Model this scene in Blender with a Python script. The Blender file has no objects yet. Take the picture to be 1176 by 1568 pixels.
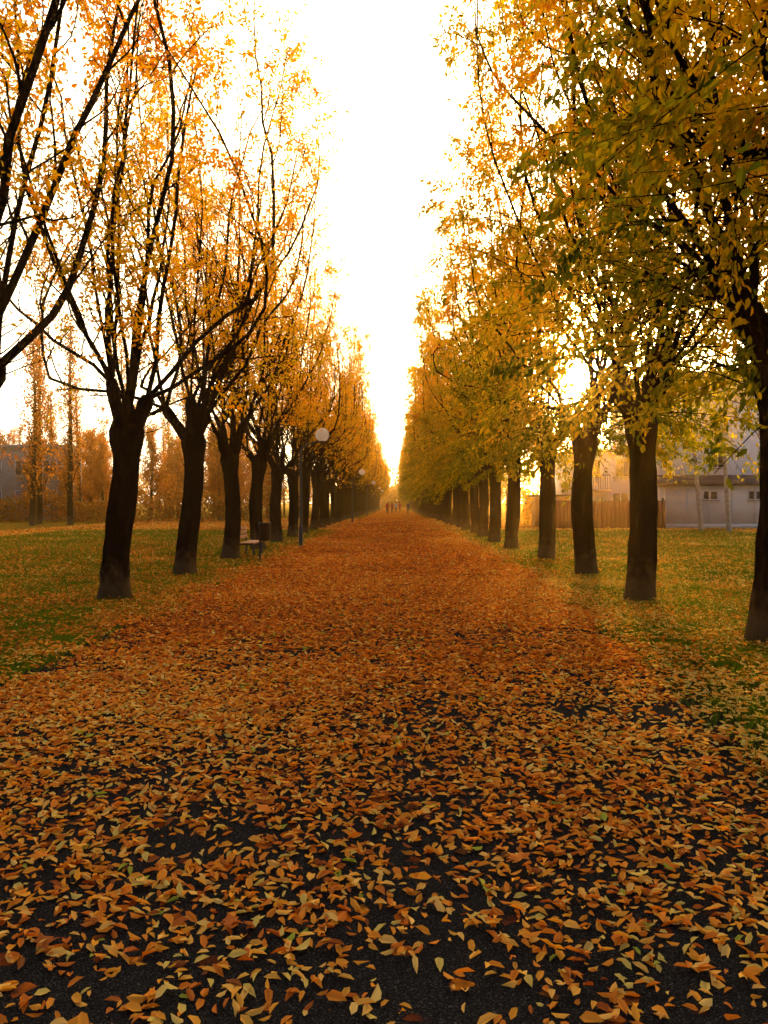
import bpy, math, random
import numpy as np
from mathutils import Vector, noise as mnoise
R = math.radians
scene = bpy.context.scene
SUN_AZ, SUN_EL = 12.8, 9.2
sd = (math.sin(R(SUN_AZ))*math.cos(R(SUN_EL)), math.cos(R(SUN_AZ))*math.cos(R(SUN_EL)), math.sin(R(SUN_EL)))

# ---------------------------------------------------------------- materials
def new_mat(name):
    m = bpy.data.materials.new(name); m.use_nodes = True
    nt = m.node_tree; nt.nodes.clear()
    return m, nt, nt.nodes, nt.links
def ramp(nodes, stops, interp='LINEAR'):
    r = nodes.new('ShaderNodeValToRGB'); cr = r.color_ramp; cr.interpolation = interp
    while len(cr.elements) > 1: cr.elements.remove(cr.elements[-1])
    cr.elements[0].position = stops[0][0]; cr.elements[0].color = (*stops[0][1], 1)
    for p, c in stops[1:]:
        e = cr.elements.new(p); e.color = (*c, 1)
    return r
def leaf_mat(name, stops, trans=0.5, tgain=1.3, gloss=0.04):
    m, nt, N, L = new_mat(name)
    at = N.new('ShaderNodeAttribute'); at.attribute_name = 't'
    r = ramp(N, stops); L.new(at.outputs['Fac'], r.inputs[0])
    d = N.new('ShaderNodeBsdfDiffuse'); L.new(r.outputs[0], d.inputs[0])
    g = N.new('ShaderNodeVectorMath'); g.operation = 'MULTIPLY'; g.inputs[1].default_value = (tgain*1.1, tgain, tgain*0.6)
    L.new(r.outputs[0], g.inputs[0])
    t = N.new('ShaderNodeBsdfTranslucent'); L.new(g.outputs[0], t.inputs[0])
    mx = N.new('ShaderNodeMixShader'); mx.inputs[0].default_value = trans
    L.new(d.outputs[0], mx.inputs[1]); L.new(t.outputs[0], mx.inputs[2])
    last = mx
    if gloss:
        gl = N.new('ShaderNodeBsdfGlossy'); gl.inputs['Roughness'].default_value = 0.5; gl.inputs[0].default_value = (1,.75,.4,1)
        m2 = N.new('ShaderNodeMixShader'); m2.inputs[0].default_value = gloss
        L.new(mx.outputs[0], m2.inputs[1]); L.new(gl.outputs[0], m2.inputs[2]); last = m2
    o = N.new('ShaderNodeOutputMaterial'); L.new(last.outputs[0], o.inputs[0])
    return m
CROWN = [(0,(.05,.075,.005)),(.22,(.22,.21,.007)),(.45,(.62,.40,.006)),(.75,(.70,.28,.005)),(1,(.44,.13,.007))]
M_crown = leaf_mat('crown_leaves', CROWN, .66, 1.5, 0)
M_fallen = leaf_mat('fallen_leaf', [(0,(.09,.022,.006)),(.20,(.32,.065,.007)),(.45,(.60,.165,.009)),(.70,(.72,.32,.022)),(.92,(.80,.54,.15)),(1,(.28,.34,.03))], .3, 1.3, .03)
M_grass = leaf_mat('grass_blade', [(0,(.03,.055,.005)),(.6,(.06,.11,.006)),(1,(.13,.16,.012))], .4, 1.5, 0)
M_thicket = leaf_mat('thicket_leaves', [(0,(.09,.06,.012)),(.4,(.30,.12,.012)),(.75,(.52,.18,.010)),(1,(.55,.30,.012))], .55, 1.3, 0)

def bark_mat():
    m, nt, N, L = new_mat('bark')
    tc = N.new('ShaderNodeTexCoord'); mp = N.new('ShaderNodeMapping'); mp.inputs['Scale'].default_value = (9, 9, 1.6)
    L.new(tc.outputs['Object'], mp.inputs[0])
    n = N.new('ShaderNodeTexNoise'); n.inputs['Scale'].default_value = 2.2; n.inputs['Detail'].default_value = 8; n.inputs['Roughness'].default_value = .65
    L.new(mp.outputs[0], n.inputs[0])
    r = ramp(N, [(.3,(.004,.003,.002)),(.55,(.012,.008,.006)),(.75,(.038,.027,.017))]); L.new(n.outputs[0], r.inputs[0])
    sp = N.new('ShaderNodeSeparateXYZ'); L.new(tc.outputs['Object'], sp.inputs[0])
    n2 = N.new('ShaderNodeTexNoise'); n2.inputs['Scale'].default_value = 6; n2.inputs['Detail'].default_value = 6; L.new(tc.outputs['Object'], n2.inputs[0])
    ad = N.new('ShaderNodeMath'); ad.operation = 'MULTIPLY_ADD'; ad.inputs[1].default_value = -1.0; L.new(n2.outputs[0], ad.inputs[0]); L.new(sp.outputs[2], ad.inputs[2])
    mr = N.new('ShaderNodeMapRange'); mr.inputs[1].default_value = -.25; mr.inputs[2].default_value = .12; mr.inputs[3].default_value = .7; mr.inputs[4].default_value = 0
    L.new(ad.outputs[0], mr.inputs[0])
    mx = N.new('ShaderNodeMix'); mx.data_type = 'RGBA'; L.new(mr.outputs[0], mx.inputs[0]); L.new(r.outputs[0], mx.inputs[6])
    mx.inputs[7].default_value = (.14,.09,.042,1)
    b = N.new('ShaderNodeBsdfDiffuse')
    L.new(mx.outputs[2], b.inputs[0])
    bp = N.new('ShaderNodeBump'); bp.inputs['Strength'].default_value = 1; bp.inputs['Distance'].default_value = .08
    L.new(n.outputs[0], bp.inputs['Height']); L.new(bp.outputs[0], b.inputs['Normal'])
    o = N.new('ShaderNodeOutputMaterial'); L.new(b.outputs[0], o.inputs[0])
    return m
M_bark = bark_mat()

def simple(name, col, rough=.7, var=.25, scale=6, bump=.0, metal=0, emit=None):
    m, nt, N, L = new_mat(name)
    tc = N.new('ShaderNodeTexCoord'); n = N.new('ShaderNodeTexNoise'); n.inputs['Scale'].default_value = scale; n.inputs['Detail'].default_value = 6
    L.new(tc.outputs['Object'], n.inputs[0])
    r = ramp(N, [(.25, tuple(c*(1-var) for c in col)), (.75, tuple(min(1, c*(1+var)) for c in col))]); L.new(n.outputs[0], r.inputs[0])
    b = N.new('ShaderNodeBsdfPrincipled'); b.inputs['Roughness'].default_value = rough; b.inputs['Metallic'].default_value = metal
    L.new(r.outputs[0], b.inputs['Base Color'])
    if bump:
        bp = N.new('ShaderNodeBump'); bp.inputs['Strength'].default_value = bump; bp.inputs['Distance'].default_value = .02
        L.new(n.outputs[0], bp.inputs['Height']); L.new(bp.outputs[0], b.inputs['Normal'])
    o = N.new('ShaderNodeOutputMaterial'); L.new(b.outputs[0], o.inputs[0])
    return m

def ground_mat(name, path):
    m, nt, N, L = new_mat(name)
    geo = N.new('ShaderNodeNewGeometry'); P = geo.outputs['Position']
    def noise(s, d=5, ro=.6):
        n = N.new('ShaderNodeTexNoise'); n.inputs['Scale'].default_value = s; n.inputs['Detail'].default_value = d; n.inputs['Roughness'].default_value = ro
        L.new(P, n.inputs[0]); return n
    vor = N.new('ShaderNodeTexVoronoi'); vor.inputs['Scale'].default_value = 17; L.new(P, vor.inputs[0])
    sepc = N.new('ShaderNodeSeparateColor'); L.new(vor.outputs['Color'], sepc.inputs[0])
    lr = ramp(N, [(0,(.09,.022,.006)),(.3,(.34,.07,.008)),(.6,(.60,.16,.009)),(1,(.68,.29,.022))]); L.new(sepc.outputs[0], lr.inputs[0])
    if path:
        g = noise(160, 4); base = ramp(N, [(.38,(.008,.008,.009)),(.6,(.026,.025,.025)),(.70,(.15,.14,.13))]); L.new(g.outputs[0], base.inputs[0])
    else:
        g = noise(9, 8, .7); base = ramp(N, [(.3,(.022,.032,.004)),(.5,(.05,.075,.007)),(.7,(.10,.115,.013))]); L.new(g.outputs[0], base.inputs[0])
    sp = N.new('ShaderNodeSeparateXYZ'); L.new(P, sp.inputs[0])
    mr = N.new('ShaderNodeMapRange')
    L.new(sp.outputs[1], mr.inputs[0]); mr.inputs[1].default_value = 5 if path else 6; mr.inputs[2].default_value = 22 if path else 40
    mr.inputs[3].default_value = .0 if path else .1; mr.inputs[4].default_value = .95 if path else .25
    cn = noise(2.2 if path else .9, 4)
    s1 = N.new('ShaderNodeMath'); s1.operation = 'MULTIPLY_ADD'; s1.inputs[1].default_value = .5; L.new(cn.outputs[0], s1.inputs[0]); L.new(mr.outputs[0], s1.inputs[2])
    s2 = N.new('ShaderNodeMath'); s2.operation = 'SUBTRACT'; L.new(s1.outputs[0], s2.inputs[0]); L.new(sepc.outputs[1], s2.inputs[1])
    st = N.new('ShaderNodeMapRange'); st.inputs[1].default_value = .2; st.inputs[2].default_value = .26; L.new(s2.outputs[0], st.inputs[0])
    mx = N.new('ShaderNodeMix'); mx.data_type = 'RGBA'; L.new(st.outputs[0], mx.inputs[0]); L.new(base.outputs[0], mx.inputs[6]); L.new(lr.outputs[0], mx.inputs[7])
    b = N.new('ShaderNodeBsdfDiffuse')
    L.new(mx.outputs[2], b.inputs[0])
    bp = N.new('ShaderNodeBump'); bp.inputs['Strength'].default_value = .8; bp.inputs['Distance'].default_value = .02
    av = N.new('ShaderNodeMath'); av.operation = 'ADD'; L.new(g.outputs[0], av.inputs[0]); L.new(sepc.outputs[2], av.inputs[1])
    L.new(av.outputs[0], bp.inputs['Height']); L.new(bp.outputs[0], b.inputs['Normal'])
    o = N.new('ShaderNodeOutputMaterial'); L.new(b.outputs[0], o.inputs[0])
    return m

# ---------------------------------------------------------------- mesh helpers
def quad_mesh(name, V, F, mats, mi=None, t=None, smooth=None):
    V = np.asarray(V, np.float32); F = np.asarray(F, np.int32)
    me = bpy.data.meshes.new(name)
    me.vertices.add(len(V)); me.vertices.foreach_set('co', V.ravel())
    me.loops.add(F.size); me.loops.foreach_set('vertex_index', F.ravel())
    me.polygons.add(len(F)); me.polygons.foreach_set('loop_start', np.arange(0, F.size, 4, dtype=np.int32))
    for m in mats: me.materials.append(m)
    if mi is not None: me.polygons.foreach_set('material_index', np.asarray(mi, np.int32))
    if smooth is not None: me.polygons.foreach_set('use_smooth', np.asarray(smooth, bool))
    if t is not None:
        a = me.attributes.new('t', 'FLOAT', 'FACE'); a.data.foreach_set('value', np.asarray(t, np.float32))
    me.update(calc_edges=True); me.validate()
    return me
def add_obj(name, data, loc=(0,0,0), rot=0, sc=1, parent=None):
    o = bpy.data.objects.new(name, data); scene.collection.objects.link(o)
    o.location = loc; o.rotation_euler = (0, 0, rot)
    o.scale = (sc, sc, sc) if not isinstance(sc, tuple) else sc
    if parent: o.parent = parent
    return o
def nrm(a): return a/np.maximum(np.linalg.norm(a, axis=-1, keepdims=True), 1e-9)

TPL = np.array([(0,0,0),(.28,.5,.10),(.68,.42,.12),(1,0,-.08),(.68,-.42,.12),(.28,-.5,.10)])
TF = np.array([(0,3,2,1),(0,5,4,3)])
def leaves(P, A, S, Lh, W):
    A = nrm(A); Nn = nrm(np.cross(A, S)); S = np.cross(Nn, A)
    n = len(P)
    V = P[:,None,:] + Lh[:,None,None]*(TPL[None,:,0:1]*A[:,None,:] + TPL[None,:,2:3]*Nn[:,None,:]) + W[:,None,None]*TPL[None,:,1:2]*S[:,None,:]
    F = (TF[None]+ (np.arange(n)*6)[:,None,None]).reshape(-1,4)
    return V.reshape(-1,3), F

class Tubes:
    def __init__(s): s.V=[]; s.F=[]; s.n=0
    def add(s, P, r, k):
        P=np.asarray(P,float); r=np.asarray(r,float)
        D=np.gradient(P,axis=0); D=nrm(D)
        ref=np.array([1,0,0.]) if abs(D[:,2]).mean()>.6 else np.array([0,0,1.])
        U=nrm(np.cross(D,ref)); W=np.cross(D,U)
        a=np.arange(k)*2*math.pi/k
        rr = r[:,None] if r.ndim==1 else r
        ring=P[:,None,:]+(rr*np.cos(a)[None])[:,:,None]*U[:,None,:]+(rr*np.sin(a)[None])[:,:,None]*W[:,None,:]
        n=len(P); i=np.arange(n-1)[:,None]; j=np.arange(k)[None]
        b=s.n
        F=np.stack([b+i*k+j, b+i*k+(j+1)%k, b+(i+1)*k+(j+1)%k, b+(i+1)*k+j],-1).reshape(-1,4)
        s.V.append(ring.reshape(-1,3)); s.F.append(F); s.n+=n*k
    def out(s): return np.concatenate(s.V), np.concatenate(s.F)

def grow(rng, p, d, length, n, wander, up, rmax=None):
    pts=[p]; d=d/np.linalg.norm(d); step=length/(n-1)
    for i in range(n-1):
        d=d+rng.normal(0,wander,3); d[2]+=up
        if rmax:
            rr=math.hypot(p[0],p[1])
            if rr>rmax*.6:
                ux,uy=p[0]/rr,p[1]/rr; out=d[0]*ux+d[1]*uy
                if out>0:
                    f=min(1,(rr-rmax*.6)/(rmax*.4)); d[0]-=ux*out*f; d[1]-=uy*out*f
        d=d/np.linalg.norm(d)
        p=p+d*step; pts.append(p)
    return np.array(pts)
def side_dir(rng, d, ang):
    v=np.cross(d, rng.normal(0,1,3)); v/=np.linalg.norm(v)
    return d*math.cos(ang)+v*math.sin(ang)

def make_tree(seed, dense, right, open_=False, green=0.0):
    rng=np.random.default_rng(seed); T=Tubes()
    H=2.95+rng.uniform(-.15,.2); RM=3.0 if right else 2.8
    nr=17; z=np.linspace(-.1,H,nr); k=20
    base=.225
    r=base*(1-.12*z/H)+.075*np.exp(-np.maximum(z,0)/.15)
    r[-4:]*=np.array([1.04,1.2,1.3,1.05]); r*=1+rng.normal(0,.025,nr)
    lean=rng.uniform(-.03,.03,2); ph=rng.uniform(0,6,2)
    P=np.stack([lean[0]*z+.05*np.sin(z*1.6+ph[0])-.05*math.sin(ph[0]), lean[1]*z+.05*np.cos(z*1.5+ph[1])-.05*math.cos(ph[1]), z],1)
    rr=r[:,None]*(1+.08*np.sin(np.arange(k)*3*2*math.pi/k+rng.uniform(0,6))[None]+.04*np.sin(np.arange(k)[None]*5*2*math.pi/k+z[:,None]*2)+rng.normal(0,.03,(nr,k)))
    T.add(P,rr,k)
    top=P[-1]
    T.add([top-[0,0,.12],top+[0,0,.10],top+[0,0,.2]],[.25,.2,.02],10)
    limbs=[]; OBS=[]
    na=int(rng.integers(3,6)); a0=rng.uniform(0,6.28)
    for i in range(na):
        a=a0+i*2*math.pi/na+rng.uniform(-.3,.3); inc=R(rng.uniform(28,60))
        d=np.array([math.cos(a)*math.sin(inc),math.sin(a)*math.sin(inc),math.cos(inc)])
        al=rng.uniform(.6,1.3)
        pts=grow(rng,top-np.array([0,0,.25]),d,al,6,.10,.14)
        T.add(pts,np.array([.16,.14,.12,.11,.13,.09])*rng.uniform(.85,1.1),9); OBS.append(pts)
        e=pts[-1]
        for j in range(int(rng.integers(3,6))):
            dd=nrm(pts[-1]-pts[-2]); dd=side_dir(rng,dd,R(rng.uniform(8,42)))
            dd[2]=max(dd[2],.4)
            limbs.append((pts[-2]*.4+e*.6,dd,rng.uniform(.024,.052)*(.85 if right else 1)))
    for j in range(2):
        limbs.append((top,side_dir(rng,np.array([0,0,1.]),R(rng.uniform(5,20))),.045))
    L1=[]
    for p,d,r0 in limbs:
        n=14; ln=rng.uniform(5.8,8.6)
        pts=grow(rng,p,d,ln,n,.12,.04,RM)
        rad=r0*np.linspace(1,.0,n)**.8*.92+.006
        T.add(pts,rad,6); L1.append((pts,rad)); OBS.append(pts)
    tw=[]
    for pts,rad in L1:
        n2=int(rng.integers(9,13))
        for s in np.linspace(.08 if right else .12,.97,n2):
            f=s*(len(pts)-1); i=min(int(f),len(pts)-2); p=pts[i]*(1-(f-i))+pts[i+1]*(f-i)
            d=nrm(pts[i+1]-pts[i]); dd=side_dir(rng,d,R(rng.uniform(22,60)))
            ln=rng.uniform(.9,2.2)*(1-.45*s)
            q=grow(rng,p,dd,ln,7,.15,.07 if not right else -.06,RM+.6)
            T.add(q,np.linspace(min(rad[i]*.5,.018),.004,7),4)
            tw.append((q,.4))
            for s3 in np.linspace(.2,1,int(rng.integers(5,8))):
                f=s3*6; i3=min(int(f),5); p3=q[i3]
                d3=side_dir(rng,nrm(q[i3+1]-q[i3]),R(rng.uniform(25,70)))
                q3=grow(rng,p3,d3,rng.uniform(.35,.95),5,.16,.04 if not right else -.20)
                T.add(q3,np.linspace(.006,.0025,5),3); tw.append((q3,1))
    nk=80 if right else 18
    for j in range(nk):
        a=rng.uniform(0,6.28); p=top+np.array([math.cos(a)*.3,math.sin(a)*.3,rng.uniform(-.3,1.5)])
        d=np.array([math.cos(a),math.sin(a),rng.uniform(0,.8)])
        q=grow(rng,p,d,rng.uniform(.8,3.6 if right else 1.0),9,.12,-.10 if right else .05)
        T.add(q,np.linspace(.010,.003,9),3); tw.append((q,4.2 if right else .8))
    TV,TFc=T.out()
    wts=np.array([w for _,w in tw])
    cl=np.array([max(.05,.55+1.6*mnoise.noise(Vector(q[len(q)//2]*.8+seed))) for q,_ in tw])
    if not right: cl=cl*np.array([1.2-.06*max(0,q[-1][2]-4.5) for q,_ in tw])
    else: cl=cl*.85+.12
    wts=wts*np.maximum(cl,.02); cnt=rng.poisson(wts/wts.sum()*dense)
    PP=[];AX=[]
    for (q,_),c in zip(tw,cnt):
        if c==0: continue
        s=rng.uniform(.15,1,c)**.7*(len(q)-1); i=np.minimum(s.astype(int),len(q)-2); f=(s-i)[:,None]
        PP.append(q[i]*(1-f)+q[i+1]*f+rng.normal(0,.05,(c,3)))
        AX.append(nrm(q[i+1]-q[i])*.5)
    PP=np.concatenate(PP);AX=np.concatenate(AX)
    # bare inner fork of a pollarded crown: few leaves close to the thick arms
    rr_=np.hypot(PP[:,0],PP[:,1]); dens_in=np.clip((rr_-.9)/.8,0,1)+np.clip((PP[:,2]-5.1)/.8,0,1)+(PP[:,2]<H)*np.clip(rr_-.3,0,1)
    dens_in=np.clip(dens_in,.04,1)
    if open_:  # crown with an open side-to-side window low down, cut out so the low sun shows through
        win=np.clip((np.abs(PP[:,1]+.15*np.sin(PP[:,0]*3))-.4)/.4,0,1)+np.clip((PP[:,2]-6.4)/.6,0,1)+np.clip((3.5-PP[:,2])/.3,0,1)
        dens_in=dens_in*np.clip(win,.04,1)
    kp=rng.random(len(PP))<dens_in; PP=PP[kp];AX=AX[kp]; n=len(PP)
    AX=AX+rng.normal(0,.6,(n,3)); AX[:,2]-=.55
    Lh=rng.uniform(.065,.115,n)*(1.05 if right else .88); W=Lh*rng.uniform(.34,.50,n)
    LV,LF=leaves(PP,AX,rng.normal(0,1,(n,3)),Lh,W)
    hz=PP[:,2]
    nz=np.array([mnoise.noise(Vector(p*.5+seed*3)) for p in PP])
    if right: t=.19-green+.27*np.clip((hz-2.8)/3.4,0,1)+.28*nz+rng.normal(0,.09,n)
    else: t=.54+.25*nz+rng.normal(0,.11,n)+.012*(hz-6)
    t=np.clip(t,0,1)
    V=np.concatenate([TV,LV]); F=np.concatenate([TFc,LF+len(TV)])
    mi=np.concatenate([np.zeros(len(TFc)),np.ones(len(LF))])
    tt=np.concatenate([np.zeros(len(TFc)),np.repeat(t,2)])
    return quad_mesh('maple_tree_mesh',V,F,[M_bark,M_crown],mi,tt,mi==0),PP,np.concatenate(OBS)

LS=[make_tree(10+i,13500,False) for i in range(3)]
LT=[make_tree(20+i,19500,False) for i in range(4)]
RT=[make_tree(40+i,44000,True) for i in range(5)]
RG=[make_tree(42,44000,True,False,.04),make_tree(40,44000,True,False,.04)]
RS=[make_tree(60+i,30000,True,True) for i in range(4)]
rng=np.random.default_rng(5)
SP=4.6
def sun_gap(y,sz):
    """open crowns on the sunny stretch: pick the crown and its turn that let most of the low sun through towards the walk"""
    S=np.array(sd);best=None
    for vi,(me,PP,OB) in enumerate(RS):
        for x in (3.9,4.05,4.2):
          for a in np.linspace(0,6.28,61)[:-1]:
            c,s=math.cos(a),math.sin(a); k=0
            for pts,w,rad in ((PP,1,.4),(OB,14,.3)):
                Q=np.stack([pts[:,0]*c-pts[:,1]*s+x,pts[:,0]*s+pts[:,1]*c+y,pts[:,2]*sz-1.6],1)
                dd=np.linalg.norm(Q-(Q@S)[:,None]*S,axis=1); k+=w*(np.clip(1-dd/rad,0,1)).sum()
            if best is None or k<best[0]: best=(k,a,vi,x)
    return best[1],best[2],best[3]
for i in range(48):
    y=8.35+i*SP
    me=(LS[(i+1)%3] if i<4 else LT[i%4])[0]
    o=add_obj('maple_tree',me,(-4.62+rng.uniform(-.06,.06),y+rng.uniform(-.15,.15),0),rng.uniform(0,6.28),(1.0,1.0,rng.uniform(.96,1.1)))
    o.rotation_euler[0]=R(rng.normal(0,1)); o.rotation_euler[1]=R(rng.normal(-1.0,1.2))
    y=[4.4,9.15][i] if i<2 else 12.9+(i-2)*4.7
    x=4.05+rng.uniform(-.1,.1)+(.12 if i==1 else 0); a=rng.uniform(0,6.28); sz=rng.uniform(1.0,1.12); me=RT[(i*3+2)%5][0]
    if i<2: me=RG[i][0]
    if 2<=i<=6:
        a,vi,x=sun_gap(y,sz); me=RS[vi][0]
    add_obj('maple_tree',me,(x,y,0),a,(1.0,1.0,sz))

# ---------------------------------------------------------------- ground
def sheet(name, x0,x1,y0,y1,z,mat,nx=1,ny=1):
    xs=np.linspace(x0,x1,nx+1); ys=np.linspace(y0,y1,ny+1)
    X,Y=np.meshgrid(xs,ys); V=np.stack([X.ravel(),Y.ravel(),np.full(X.size,z)],1)
    i,j=np.meshgrid(np.arange(ny),np.arange(nx),indexing='ij'); a=(i*(nx+1)+j).ravel()
    F=np.stack([a,a+1,a+nx+2,a+nx+1],1)
    return add_obj(name,quad_mesh(name,V,F,[mat]))
sheet('grass_lawn',-900,900,-200,1600,0,ground_mat('lawn',False))
sheet('footpath',-3.5,3.15,-12,600,.004,ground_mat('path',True))

def vnoise(x,y,sc,seed):
    g=np.random.default_rng(seed).random((257,257)); x=(x*sc)%256; y=(y*sc)%256
    i=x.astype(int); j=y.astype(int); fx=x-i; fy=y-j; fx=fx*fx*(3-2*fx); fy=fy*fy*(3-2*fy)
    return (g[i,j]*(1-fx)+g[i+1,j]*fx)*(1-fy)+(g[i,j+1]*(1-fx)+g[i+1,j+1]*fx)*fy
def eL(y): return -3.35+.7*(vnoise(y*0+3,y,.6,1)-.5)
def eR(y): return np.clip(2.2+(y-5)*.09,2.1,3.1)+.7*(vnoise(y*0+9,y,.7,2)-.5)

def scatter(y0,y1,dens,scale,seed):
    rng=np.random.default_rng(seed)
    xm=min(.55*y1+3.5,22)
    n=int((y1-y0)*2*xm*dens); x=rng.uniform(-xm,xm,n); y=rng.uniform(y0,y1,n)
    keep=np.abs(x)<.55*y+2.5; x=x[keep];y=y[keep]
    on=(x>eL(y))&(x<eR(y))
    cov=np.clip(.34+.12*(y-3),.28,1.0)
    pn=vnoise(x+50,y+50,1.3,7)*.6+vnoise(x+50,y+50,4,8)*.4
    p_on=cov*np.clip(-.16+1.9*pn,.06,1)*(1-.45*np.exp(-((x-.05-.1*np.sin(y*.4))/.28)**2))
    dist=np.maximum(eL(y)-x,x-eR(y))
    p_off=np.clip(.70-.08*dist,np.where(x<0,.44,.32),.70)*np.clip(-.2+1.9*pn,0.08,1)
    keep=rng.random(len(x))<np.where(on,p_on,p_off); x=x[keep];y=y[keep];on=on[keep]
    n=len(x); a=rng.uniform(0,6.28,n)
    A=np.stack([np.cos(a),np.sin(a),rng.normal(0,.26,n)],1)
    S=np.stack([-np.sin(a),np.cos(a),rng.normal(0,.36,n)],1)
    S*=np.where(rng.random(n)<.3,-1,1)[:,None]
    Lh=rng.uniform(.030,.078,n)*scale; W=Lh*rng.uniform(.30,.50,n)
    z=.010+rng.random(n)**2*.025+np.where(on,0,.03)+np.abs(A[:,2])*Lh*.3
    V,F=leaves(np.stack([x,y,z],1),A,S,Lh,W)
    pale=vnoise(x+20,y+20,.5,12)
    t=.39+.21*rng.normal(0,1,n)+.28*np.clip((8-y)/5,-.2,1)+.3*(pale-.5)+.18*np.clip((x-1)/2,0,1)+(rng.random(n)<.18)*.25+np.where(on,0,.14)
    t=np.clip(t,0,.95)
    t=np.where(rng.random(n)<.015,1,t)
    return V,F,np.repeat(t,2)
Vs=[];Fs=[];ts=[];nv=0
for a in [(.8,8,1750,1.0,1),(8,18,1200,1.1,2),(18,36,550,1.4,3),(36,80,120,2.1,4)]:
    V,F,t=scatter(*a); Vs.append(V);Fs.append(F+nv);ts.append(t);nv+=len(V)
add_obj('fallen_leaves',quad_mesh('fallen_leaves',np.concatenate(Vs),np.concatenate(Fs),[M_fallen],None,np.concatenate(ts)))

# large lobed leaves
rng=np.random.default_rng(77); V=[];F=[];t=[]
lob=[(0,-.15),(.30,-.28),(.34,-.08),(.62,.05),(.36,.22),(.42,.62),(.16,.45),(0,1.0),(-.16,.45),(-.42,.62),(-.36,.22),(-.62,.05),(-.34,-.08),(-.30,-.28)]
spots=[(-.62,2.95),(-1.55,3.5),(-1.25,2.8),(.32,4.6),(1.35,2.85),(1.0,5.4),(-.9,4.9),(.55,3.5)]+[(rng.uniform(-3,3),rng.uniform(3,12)) for _ in range(45)]
for x,y in spots:
    a=rng.uniform(0,6.28); s=rng.uniform(.07,.105); b=len(V); ca,sa=math.cos(a)*s,math.sin(a)*s
    pts=[(0,.15)]+lob
    for (u,v) in pts:
        rr=math.hypot(u,v); V.append((x+u*ca-v*sa,y+u*sa+v*ca,.05+.03*rr*rr*math.sin(3*math.atan2(v,u)+x)))
    tv=rng.uniform(.1,.5); n=len(lob)
    for i in range(0,n,2):
        F.append((b,b+1+i,b+1+(i+1)%n,b+1+(i+2)%n)); t.append(tv)
add_obj('fallen_maple_leaves',quad_mesh('fallen_maple_leaves',V,F,[M_fallen],None,t))

# grass blades
def grass(y0,y1,dens,sc,seed):
    rng=np.random.default_rng(seed); xm=min(.55*y1+3,18); n=int((y1-y0)*2*xm*dens)
    x=rng.uniform(-xm,xm,n);y=rng.uniform(y0,y1,n)
    dist=np.maximum(eL(y)-x,x-eR(y)); pn=vnoise(x+60,y+60,.9,21)*.6+vnoise(x+60,y+60,3,22)*.4
    keep=(np.abs(x)<.55*y+3.5)&(rng.random(n)<np.clip(dist*1.3+.15,0,1)*np.clip(2.4*pn-.3,0,1))&(dist>-.15)
    x=x[keep];y=y[keep];n=len(x); a=rng.uniform(0,6.28,n); h=rng.uniform(.03,.095,n)*sc; w=rng.uniform(.003,.006,n)*sc
    cx,cy=np.cos(a)*w,np.sin(a)*w; l=rng.normal(0,.45,(n,2))*h[:,None]
    P=np.zeros((n,4,3)); P[:,0]=np.stack([x-cx,y-cy,0*x],1);P[:,1]=np.stack([x+cx,y+cy,0*x],1)
    P[:,2]=np.stack([x+cx*.2+l[:,0],y+cy*.2+l[:,1],h],1);P[:,3]=np.stack([x-cx*.2+l[:,0],y-cy*.2+l[:,1],h],1)
    return P.reshape(-1,3),np.arange(4*n).reshape(-1,4),rng.random(n)*.6+.4*vnoise(x,y,.8,5)
Vs=[];Fs=[];ts=[];nv=0
for a in [(2,10,3800,1.0,1),(10,22,900,1.4,2),(22,45,220,2.0,3)]:
    V,F,t=grass(*a); Vs.append(V);Fs.append(F+nv);ts.append(t);nv+=len(V)
add_obj('grass',quad_mesh('grass',np.concatenate(Vs),np.concatenate(Fs),[M_grass],None,np.concatenate(ts)))

# ---------------------------------------------------------------- background vegetation
def make_poplar(seed,h,spread,nleaf,tb=.45):
    rng=np.random.default_rng(seed);T=Tubes();tw=[]
    trunk=grow(rng,np.array([0,0,-.1]),np.array([rng.uniform(-.05,.05),0,1.]),h*.95,12,.02,.05)
    T.add(trunk,np.linspace(.2,.02,12),8)
    for s in np.linspace(.12,.95,40):
        f=s*11;i=min(int(f),10);p=trunk[i]*(1-f+i)+trunk[i+1]*(f-i);a=rng.uniform(0,6.28)
        d=np.array([math.cos(a)*spread,math.sin(a)*spread,1.])
        q=grow(rng,p,d,rng.uniform(1.4,3.2)*(1.2-s*.7),7,.09,.05);T.add(q,np.linspace(.035*(1.2-s),.006,7),4);tw.append(q)
        for k in range(4):
            q3=grow(rng,q[rng.integers(1,6)],side_dir(rng,nrm(q[-1]-q[0]),.6),rng.uniform(.5,1.1),4,.1,.1);T.add(q3,np.linspace(.01,.004,4),3);tw.append(q3)
    TV,TFc=T.out();c=nleaf//len(tw);PP=np.concatenate([q[rng.integers(0,len(q),c)]+rng.normal(0,.14,(c,3)) for q in tw]);n=len(PP)
    Lh=rng.uniform(.09,.16,n);LV,LF=leaves(PP,rng.normal(0,1,(n,3)),rng.normal(0,1,(n,3)),Lh,Lh*.7)
    t=np.clip(tb+rng.normal(0,.2,n),0,1);V=np.concatenate([TV,LV]);F=np.concatenate([TFc,LF+len(TV)])
    mi=np.concatenate([np.zeros(len(TFc)),np.ones(len(LF))])
    return quad_mesh('poplar_mesh',V,F,[M_bark,M_thicket],mi,np.concatenate([np.zeros(len(TFc)),np.repeat(t,2)]),mi==0)
PO=[make_poplar(90+i,11+i,.42,2600) for i in range(3)]
PD=[make_poplar(190+i,9,.75,9000,.6) for i in range(3)]
rng=np.random.default_rng(9)
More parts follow.
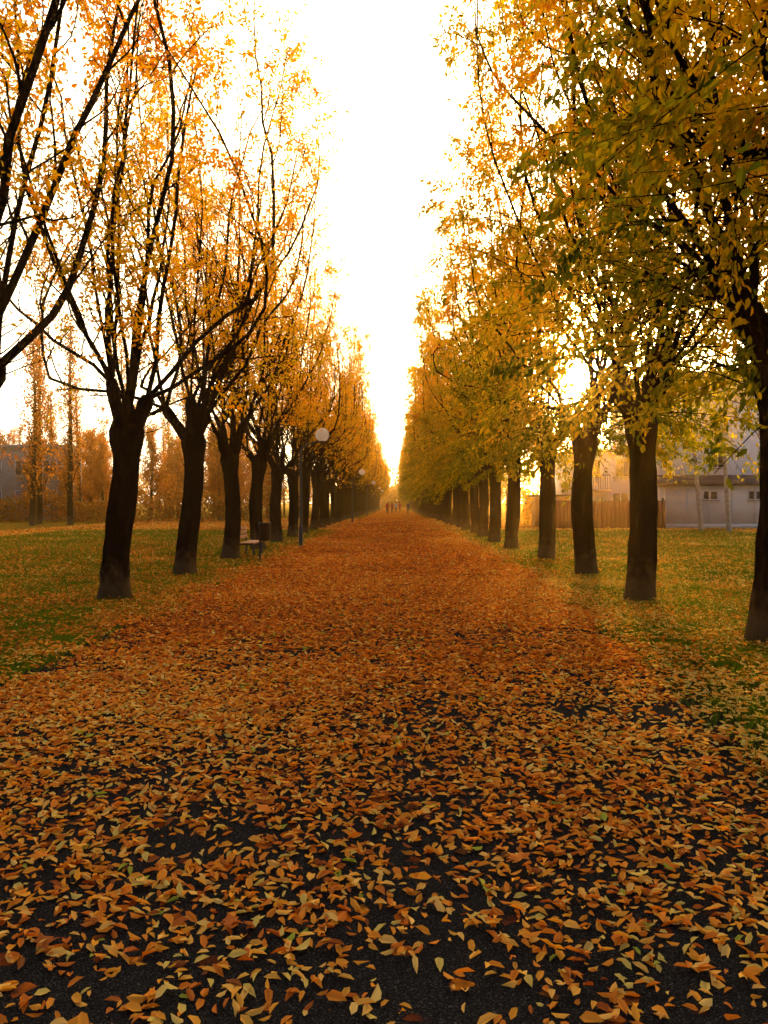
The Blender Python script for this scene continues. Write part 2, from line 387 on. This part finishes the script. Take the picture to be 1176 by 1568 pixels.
for x,y in [(-25.5,56),(-23.6,58),(-29,57),(-20.5,61),(-32,60),(-17,66),(-36,58),(-26.8,60)]:
    add_obj('poplar_tree',PO[rng.integers(0,3)],(x,y,0),rng.uniform(0,6),rng.uniform(1.0,1.3))
def mass(name,pts,pool,smin,smax):
    e=bpy.data.objects.new(name,None);scene.collection.objects.link(e)
    for k,(x,y) in enumerate(pts):
        add_obj('tree_%d'%k,pool[rng.integers(0,len(pool))],(x,y,0),rng.uniform(0,6),rng.uniform(smin,smax),e)
mass('background_trees',[(rng.uniform(-75,-11),rng.uniform(70,105)) for _ in range(125)],PO+PD+PD,.6,1.15)
mass('background_trees',[(rng.uniform(8.5,12),rng.uniform(75,150)) for _ in range(26)]+[(rng.uniform(20,70),rng.uniform(72,130)) for _ in range(40)],PO+PD,.6,1.0)

def foliage_mass(name,x0,x1,y0,y1,h,n,size,seed,mat,tb):
    rng=np.random.default_rng(seed);x=rng.uniform(x0,x1,n);y=rng.uniform(y0,y1,n)
    top=h*(.45+.8*vnoise(x+400,y,.06 if size>.5 else .5,seed))
    z=rng.random(n)**.8*top
    Lh=rng.uniform(.6,1.3,n)*size
    V,F=leaves(np.stack([x,y,z],1),rng.normal(0,1,(n,3)),rng.normal(0,1,(n,3)),Lh,Lh*.7)
    t=np.clip(tb+rng.normal(0,.2,n)+.4*(vnoise(x+400,z,.3,seed)-.5),0,1)
    add_obj(name,quad_mesh(name,V,F,[mat],None,np.repeat(t,2)))
foliage_mass('hedge',-60,-9.5,66,68,2.6,30000,.16,3,M_thicket,.3)
foliage_mass('hedge',9.0,13.0,56,57.5,2.8,6000,.15,4,M_crown,.45)
foliage_mass('distant_trees',-320,320,330,350,16,60000,.9,5,M_thicket,.6)
foliage_mass('distant_trees',-14,14,262,276,11,12000,.6,6,M_thicket,.9)

def make_birch(seed):
    rng=np.random.default_rng(seed);T=Tubes();tw=[]
    tr=grow(rng,np.array([0,0,-.1]),np.array([-.10,0,1.]),9,12,.015,.01);T.add(tr,np.linspace(.15,.03,12),8)
    for s in np.linspace(.55,.98,26):
        i=int(s*11)%11;a=rng.uniform(0,6.28);q=grow(rng,tr[i],np.array([math.cos(a),math.sin(a),.8]),rng.uniform(1,2.4),8,.1,-.08)
        T.add(q,np.linspace(.025,.005,8),4);tw.append(q)
    TV,TFc=T.out();PP=np.concatenate([q[rng.integers(1,8,110)]+rng.normal(0,.22,(110,3)) for q in tw]);n=len(PP)
    Lh=rng.uniform(.07,.12,n);LV,LF=leaves(PP,rng.normal(0,1,(n,3)),rng.normal(0,1,(n,3)),Lh,Lh*.7)
    mi=np.concatenate([np.zeros(len(TFc)),np.ones(len(LF))])
    return quad_mesh('birch_mesh',np.concatenate([TV,LV]),np.concatenate([TFc,LF+len(TV)]),[simple('birch_bark',(.34,.31,.26),.8,.45,7),M_crown],mi,np.concatenate([np.zeros(len(TFc)),np.full(len(LF),.35)]),mi==0)
BI=make_birch(5)
add_obj('birch_tree',BI,(17.1,45,0),.1);add_obj('birch_tree',BI,(17.6,42.5,0),.5,.95)

# ---------------------------------------------------------------- built things
def empty(name,loc=(0,0,0),rot=0):
    e=bpy.data.objects.new(name,None);scene.collection.objects.link(e);e.location=loc;e.rotation_euler=(0,0,rot);return e
def box(name,x0,x1,y0,y1,z0,z1,mat,parent=None,bev=0):
    V=[(x,y,z) for z in (z0,z1) for y in (y0,y1) for x in (x0,x1)]
    F=[(0,2,3,1),(4,5,7,6),(0,1,5,4),(2,6,7,3),(0,4,6,2),(1,3,7,5)]
    o=add_obj(name,quad_mesh(name,V,F,[mat]),parent=parent)
    if bev:
        m=o.modifiers.new('b','BEVEL');m.width=bev;m.segments=2
    return o
def lathe(name,prof,mat,parent=None,k=20,loc=(0,0,0)):
    a=np.arange(k)*2*math.pi/k;V=np.concatenate([np.stack([ri*np.cos(a),ri*np.sin(a),np.full(k,z)],1) for ri,z in prof])
    n=len(prof);i=np.arange(n-1)[:,None];j=np.arange(k)[None]
    F=np.stack([i*k+j,i*k+(j+1)%k,(i+1)*k+(j+1)%k,(i+1)*k+j],-1).reshape(-1,4)
    return add_obj(name,quad_mesh(name,V,F,[mat],None,None,np.ones(len(F))),loc,parent=parent)
def pipe(name,pts,rad,mat,parent=None,k=10):
    T=Tubes();T.add(pts,np.full(len(pts),rad) if np.isscalar(rad) else rad,k);V,F=T.out()
    return add_obj(name,quad_mesh(name,V,F,[mat],None,None,np.ones(len(F))),parent=parent)
M_white=simple('white_plaster',(.86,.86,.88),.85,.03,.6);M_beige=simple('beige_panel',(.66,.63,.60),.8,.08,1)
M_greyw=simple('grey_plaster',(.60,.63,.70),.85,.07,.8);M_roof=simple('roof_tile',(.12,.07,.05),.8,.3,8,.3)
M_dull=simple('weathered_render',(.30,.27,.23),.9,.12,.8)
M_slate=simple('canopy_sheet',(.03,.032,.045),.8,.15,4);M_glass=simple('window_glass',(.03,.035,.04),.12,.1,2)
M_frame=simple('window_frame',(.6,.6,.6),.5,.05);M_maroon=simple('fence_paint',(.09,.008,.006),.9,.3,5)
M_shut=simple('shutter',(.13,.14,.18),.6,.1);M_metal=simple('dark_metal',(.02,.022,.022),.45,.2,20,0,.4)
M_wood=simple('bench_wood',(.36,.15,.05),.6,.3,18,.2);M_conc=simple('concrete',(.3,.29,.27),.9,.15,12,.2)
def opal():
    m,nt,N,L=new_mat('opal_globe')
    n=N.new('ShaderNodeTexNoise');r=ramp(N,[(0,(.93,.90,.82)),(1,(.97,.95,.9))]);L.new(n.outputs[0],r.inputs[0])
    d=N.new('ShaderNodeBsdfDiffuse');t=N.new('ShaderNodeBsdfTranslucent');L.new(r.outputs[0],d.inputs[0]);L.new(r.outputs[0],t.inputs[0])
    mx=N.new('ShaderNodeMixShader');mx.inputs[0].default_value=.7;L.new(d.outputs[0],mx.inputs[1]);L.new(t.outputs[0],mx.inputs[2])
    o=N.new('ShaderNodeOutputMaterial');L.new(mx.outputs[0],o.inputs[0]);return m
M_opal=opal()
h=empty('white_house')
box('wall_main',16.5,28,52,62,0,8.6,M_white,h)
V=[(15.9,51.4,8.6),(28.6,51.4,8.6),(28.6,62.6,8.6),(15.9,62.6,8.6),(19.5,57,10.9),(25,57,10.9)]
me=bpy.data.meshes.new('roof');me.from_pydata(V,[],[(0,1,5,4),(2,3,4,5),(1,2,5),(3,0,4),(3,2,1,0)]);me.materials.append(M_roof);add_obj('roof',me,parent=h)
box('gutter',15.85,28.65,51.28,51.38,8.48,8.62,M_slate,h)
def window(x0,x1,z0,z1,y,par,shut=False):
    box('window_glass',x0,x1,y-.02,y+.02,z0,z1,M_shut if shut else M_glass,par)
    f=.07
    box('window_frame_l',x0-f,x0,y-.05,y+.01,z0-f,z1+f,M_frame,par);box('window_frame_r',x1,x1+f,y-.05,y+.01,z0-f,z1+f,M_frame,par)
    box('window_frame_t',x0,x1,y-.05,y+.01,z1,z1+f,M_frame,par);box('window_frame_b',x0,x1,y-.05,y+.01,z0-f,z0,M_frame,par)
    box('window_mullion',(x0+x1)/2-.03,(x0+x1)/2+.03,y-.045,y-.022,z0,z1,M_frame,par)
    box('sill',x0-.15,x1+.15,y-.16,y-.052,z0-f-.06,z0-f-.003,M_conc,par)
for x,s in [(20.3,True),(23.4,False),(26.0,False)]:
    window(x,x+1.0,6.1,7.5,52,h,s);window(x,x+.9,3.9,5.2,52,h,not s)
box('porch_wall',16.5,28,50.2,51.99,0,2.65,M_beige,h)
V=[(16.3,49.8,2.66),(28.3,49.8,2.66),(28.3,51.98,3.15),(16.3,51.98,3.15),(16.3,49.8,2.85),(28.3,49.8,2.85),(28.3,51.98,3.4),(16.3,51.98,3.4)]
add_obj('canopy',quad_mesh('canopy',V,[(0,3,2,1),(4,5,6,7),(0,1,5,4),(1,2,6,5),(2,3,7,6),(3,0,4,7)],[M_slate]),parent=h)
for i in range(8):
    x=16.7+i*1.4; box('panel_rib',x,x+.07,50.14,50.197,.1,2.6,M_frame,h)
for x in (19.2,22,24.8): window(x,x+.8,1.85,2.3,50.2,h)
box('plinth',16.45,28.05,50.1,50.13,0,.3,M_frame,h)
box('wall_wing',12.0,16.49,54,62,0,5.0,M_greyw,h);box('wing_roof',11.7,16.48,53.7,62.2,5.0,5.2,M_slate,h)
window(12.7,13.7,3.4,4.5,54,h);window(14.8,15.7,3.4,4.5,54,h,True);window(14.6,15.6,.9,2.2,54,h)
box('balcony_slab',12.1,14.2,53.0,53.99,2.35,2.5,M_conc,h)
for i in range(14): box('baluster',12.12+i*.155,12.15+i*.155,53.03,53.06,2.5,3.4,M_metal,h)
box('balcony_rail',12.1,14.2,53.02,53.07,3.4,3.45,M_metal,h)
pipe('downpipe',[(16.6,51.9,3.4),(16.6,51.9,6),(16.6,51.9,8.5)],.05,M_slate,h)
f=empty('garden_fence')
for i in range(29):
    x=8.9+i*.26; box('board_%d'%i,x,x+.256,49.0,49.03,.04,1.75,M_maroon,f)
for i in range(5): box('post_%d'%i,8.85+i*1.85,8.97+i*1.85,49.04,49.16,0,1.9,M_metal,f)
box('rail_1',8.9,16.4,49.032,49.039,.4,.5,M_metal,f);box('rail_2',8.9,16.4,49.032,49.039,1.4,1.5,M_metal,f)
s=empty('garden_shed');box('walls',9.2,11.3,52.3,54.2,0,2.0,M_wood,s);box('roof',9.0,11.5,52.1,54.4,2.0,2.14,M_slate,s);box('door',9.8,10.6,52.25,52.29,0,1.85,M_shut,s)
b=empty('apartment_building');box('walls',-44,-31,74,79,0,6.6,M_dull,b);box('roof_parapet',-44.2,-30.8,73.8,79.2,6.6,7.0,M_conc,b)
for r_ in range(2):
    for c in range(5): window(-43+c*2.6,-41.8+c*2.6,1.4+r_*2.8,2.7+r_*2.8,74,b,(r_+c)%3==0)

# street lamps
for (y) in [29,64,98,132,166]:
    L_=empty('street_lamp',(-3.42,y,0))
    lathe('post',[(.0,0),(.11,0),(.11,.05),(.075,.1),(.07,.7),(.05,.78),(.045,3.5)],M_metal,L_,14)
    a=np.linspace(0,1,10);pts=[(.78*(1-math.cos(t*math.pi/2)),0,3.4+.42*math.sin(t*math.pi/2)) for t in a]
    pipe('arm',pts,.032,M_metal,L_)
    g=[(max(.001,.25*math.sin(t)),-.25*math.cos(t)) for t in np.linspace(0,math.pi,14)]
    lathe('globe',g,M_opal,L_,22,(.78,0,4.06));lathe('collar',[(.001,3.76),(.10,3.78),(.11,3.83),(.09,3.84)],M_metal,L_,14,(.78,0,0))
# bench
B=empty('park_bench',(-4.05,23.6,0),R(-90))
for i in range(4): box('seat_%d'%i,-.9,.9,-.06-.0+i*-.115,.04-i*.115,.43,.465,M_wood,B,.006)
for i in range(3): box('backrest_%d'%i,-.9,.9,-.50-i*.02,-.47-i*.02,.55+i*.125,.65+i*.125,M_wood,B,.006)
for k,x in enumerate((-.7,.7)):
    pipe('leg_%d'%k,[(x,.02,0),(x,.0,.2),(x,-.02,.42)],.028,M_metal,B);pipe('leg_%d'%(k+2),[(x,-.52,0),(x,-.46,.22),(x,-.47,.45),(x,-.555,.9)],.028,M_metal,B)
    pipe('arm_%d'%k,[(x,.0,.41),(x,-.2,.41),(x,-.46,.41)],.022,M_metal,B)
C=empty('litter_bin',(-3.68,21.8,0))
pipe('post',[(-.0,0,-.05),(0,0,.6),(0,0,1.05)],.03,M_metal,C);lathe('bin',[(.001,.56),(.13,.56),(.155,.6),(.165,1.02),(.18,1.03),(.18,1.07),(.15,1.07),(.14,.62)],M_metal,C,18,(.12,0,0))
lathe('base',[(.001,.03),(.1,.03),(.1,.0)],M_metal,C,14)

# people
def person(x,y,rot,h,coat,legc,seed,stride=.25):
    P={'pel':(0,0,.92),'sp':(0,.0,1.12),'ch':(0,.01,1.34),'nk':(0,0,1.50),'hd0':(0,.02,1.58),'hd':(0,.03,1.68),'ht':(0,.02,1.77),
       'sl':(-.17,0,1.42),'el':(-.24,-.04+stride*.3,1.14),'wl':(-.25,.06+stride*.5,.90),'hl':(-.25,.08+stride*.5,.80),
       'sr':(.17,0,1.42),'er':(.24,-.04-stride*.3,1.14),'wr':(.25,.04-stride*.4,.90),'hr':(.25,.06-stride*.4,.80),
       'hpl':(-.09,0,.88),'kl':(-.10,-stride*.3,.48),'al':(-.10,-stride,.08),'tl':(-.10,-stride+.17,.04),
       'hpr':(.09,0,.88),'kr':(.10,stride*.7,.49),'ar':(.10,stride,.08),'tr':(.10,stride+.17,.04)}
    rad={'pel':.14,'sp':.135,'ch':.16,'nk':.06,'hd0':.07,'hd':.10,'ht':.07,'sl':.075,'el':.055,'wl':.04,'hl':.04,'sr':.075,'er':.055,'wr':.04,'hr':.04,
         'hpl':.10,'kl':.065,'al':.05,'tl':.04,'hpr':.10,'kr':.065,'ar':.05,'tr':.04}
    E=[('pel','sp'),('sp','ch'),('ch','nk'),('nk','hd0'),('hd0','hd'),('hd','ht'),('ch','sl'),('sl','el'),('el','wl'),('wl','hl'),('ch','sr'),('sr','er'),('er','wr'),('wr','hr'),
       ('pel','hpl'),('hpl','kl'),('kl','al'),('al','tl'),('pel','hpr'),('hpr','kr'),('kr','ar'),('ar','tr')]
    ks=list(P);me=bpy.data.meshes.new('p');me.from_pydata([P[k] for k in ks],[(ks.index(a),ks.index(b)) for a,b in E],[])
    o=bpy.data.objects.new('tmp',me);scene.collection.objects.link(o);o.modifiers.new('s','SKIN')
    for i,k in enumerate(ks):
        sv=me.skin_vertices[0].data[i];sv.radius=(rad[k],rad[k]*(.75 if k in('sp','ch','pel') else 1));sv.use_root=(k=='pel')
    sb=o.modifiers.new('u','SUBSURF');sb.levels=2
    dg=bpy.context.evaluated_depsgraph_get();m2=bpy.data.meshes.new_from_object(o.evaluated_get(dg));bpy.data.objects.remove(o)
    m2.materials.clear()
    for m in (simple('coat',coat,.9,.15),simple('trousers',legc,.9,.15),simple('skin',(.42,.24,.17),.6,.05),simple('hair',(.03,.02,.015),.8,.2),simple('shoe',(.02,.02,.02),.6,.1)): m2.materials.append(m)
    for p in m2.polygons:
        c=p.center;p.use_smooth=True
        if c.z<.1:i=4
        elif c.z<.86:i=2 if (abs(c.x)>.19) else 1
        elif c.z<1.53:i=0
        elif c.z>1.72 or c.y<-.01:i=3
        else:i=2
        p.material_index=i
    add_obj('person',m2,(x,y,0),rot,h/1.78)
person(-1.15,118,0,1.72,(.55,.03,.02),(.03,.03,.05),1);person(-.45,120,.1,1.65,(.50,.05,.03),(.04,.04,.06),2,-.22)
person(.1,135,3.1,1.75,(.45,.42,.4),(.05,.05,.06),3);person(.8,140,0,1.7,(.6,.08,.04),(.06,.05,.05),5);person(1.85,115,3.1,1.76,(.05,.05,.09),(.04,.04,.05),4,.2)

# ---------------------------------------------------------------- haze (warm mist along the avenue, plus forward scatter added for the sun's halo)
m,nt,N,L=new_mat('mist')
v=N.new('ShaderNodeVolumeScatter');v.inputs['Color'].default_value=(1,.60,.18,1);v.inputs['Density'].default_value=.0003;v.inputs['Anisotropy'].default_value=.7
v2=N.new('ShaderNodeVolumeScatter');v2.inputs['Color'].default_value=(1,.56,.14,1);v2.inputs['Density'].default_value=.0012;v2.inputs['Anisotropy'].default_value=.92
ad=N.new('ShaderNodeAddShader');L.new(v.outputs[0],ad.inputs[0]);L.new(v2.outputs[0],ad.inputs[1])
o=N.new('ShaderNodeOutputMaterial');L.new(ad.outputs[0],o.inputs['Volume'])
box('mist',-150,150,-30,420,-1,16,m)

# ---------------------------------------------------------------- light
W=bpy.data.worlds.new('World');scene.world=W;W.use_nodes=True;nt=W.node_tree;N=nt.nodes;L=nt.links;N.clear()
sky=N.new('ShaderNodeTexSky');sky.sky_type='NISHITA';sky.sun_disc=False;sky.sun_elevation=R(SUN_EL);sky.sun_rotation=R(SUN_AZ);sky.dust_density=3
bg=N.new('ShaderNodeBackground');bg.inputs[1].default_value=.08;L.new(sky.outputs[0],bg.inputs[0])
tc=N.new('ShaderNodeTexCoord');dp=N.new('ShaderNodeVectorMath');dp.operation='DOT_PRODUCT';dp.inputs[1].default_value=sd;L.new(tc.outputs['Generated'],dp.inputs[0])
def term(power,col,gain):
    mx=N.new('ShaderNodeMath');mx.operation='MAXIMUM';mx.inputs[1].default_value=0;L.new(dp.outputs['Value'],mx.inputs[0])
    p=N.new('ShaderNodeMath');p.operation='POWER';p.inputs[1].default_value=power;L.new(mx.outputs[0],p.inputs[0])
    g=N.new('ShaderNodeMath');g.operation='MULTIPLY';g.inputs[1].default_value=gain;L.new(p.outputs[0],g.inputs[0])
    b=N.new('ShaderNodeBackground');b.inputs[0].default_value=(*col,1);L.new(g.outputs[0],b.inputs[1]);return b
cur=bg
amb=N.new('ShaderNodeBackground');amb.inputs[0].default_value=(.66,.74,1,1);amb.inputs[1].default_value=.25
for b in [amb,term(1.0,(1,.76,.45),4.0),term(14,(1,.66,.26),7.0),term(380,(1,.55,.14),190)]:
    a=N.new('ShaderNodeAddShader');L.new(cur.outputs[0],a.inputs[0]);L.new(b.outputs[0],a.inputs[1]);cur=a
o=N.new('ShaderNodeOutputWorld');L.new(cur.outputs[0],o.inputs[0])
sl=bpy.data.lights.new('sun','SUN');sl.energy=5.0;sl.angle=R(1.0);sl.color=(1,.62,.22)
so=bpy.data.objects.new('sun',sl);scene.collection.objects.link(so);so.rotation_euler=Vector(sd).to_track_quat('Z','Y').to_euler()
scene.view_settings.view_transform='Standard';scene.view_settings.look='None';scene.view_settings.exposure=0

cam=bpy.data.cameras.new('camera');co=bpy.data.objects.new('camera',cam);scene.collection.objects.link(co)
cam.sensor_fit='VERTICAL';cam.sensor_height=36;cam.lens=28.2;cam.clip_end=3000
co.location=(0,0,1.6);co.rotation_euler=(R(90-.65),0,R(.8));scene.camera=co
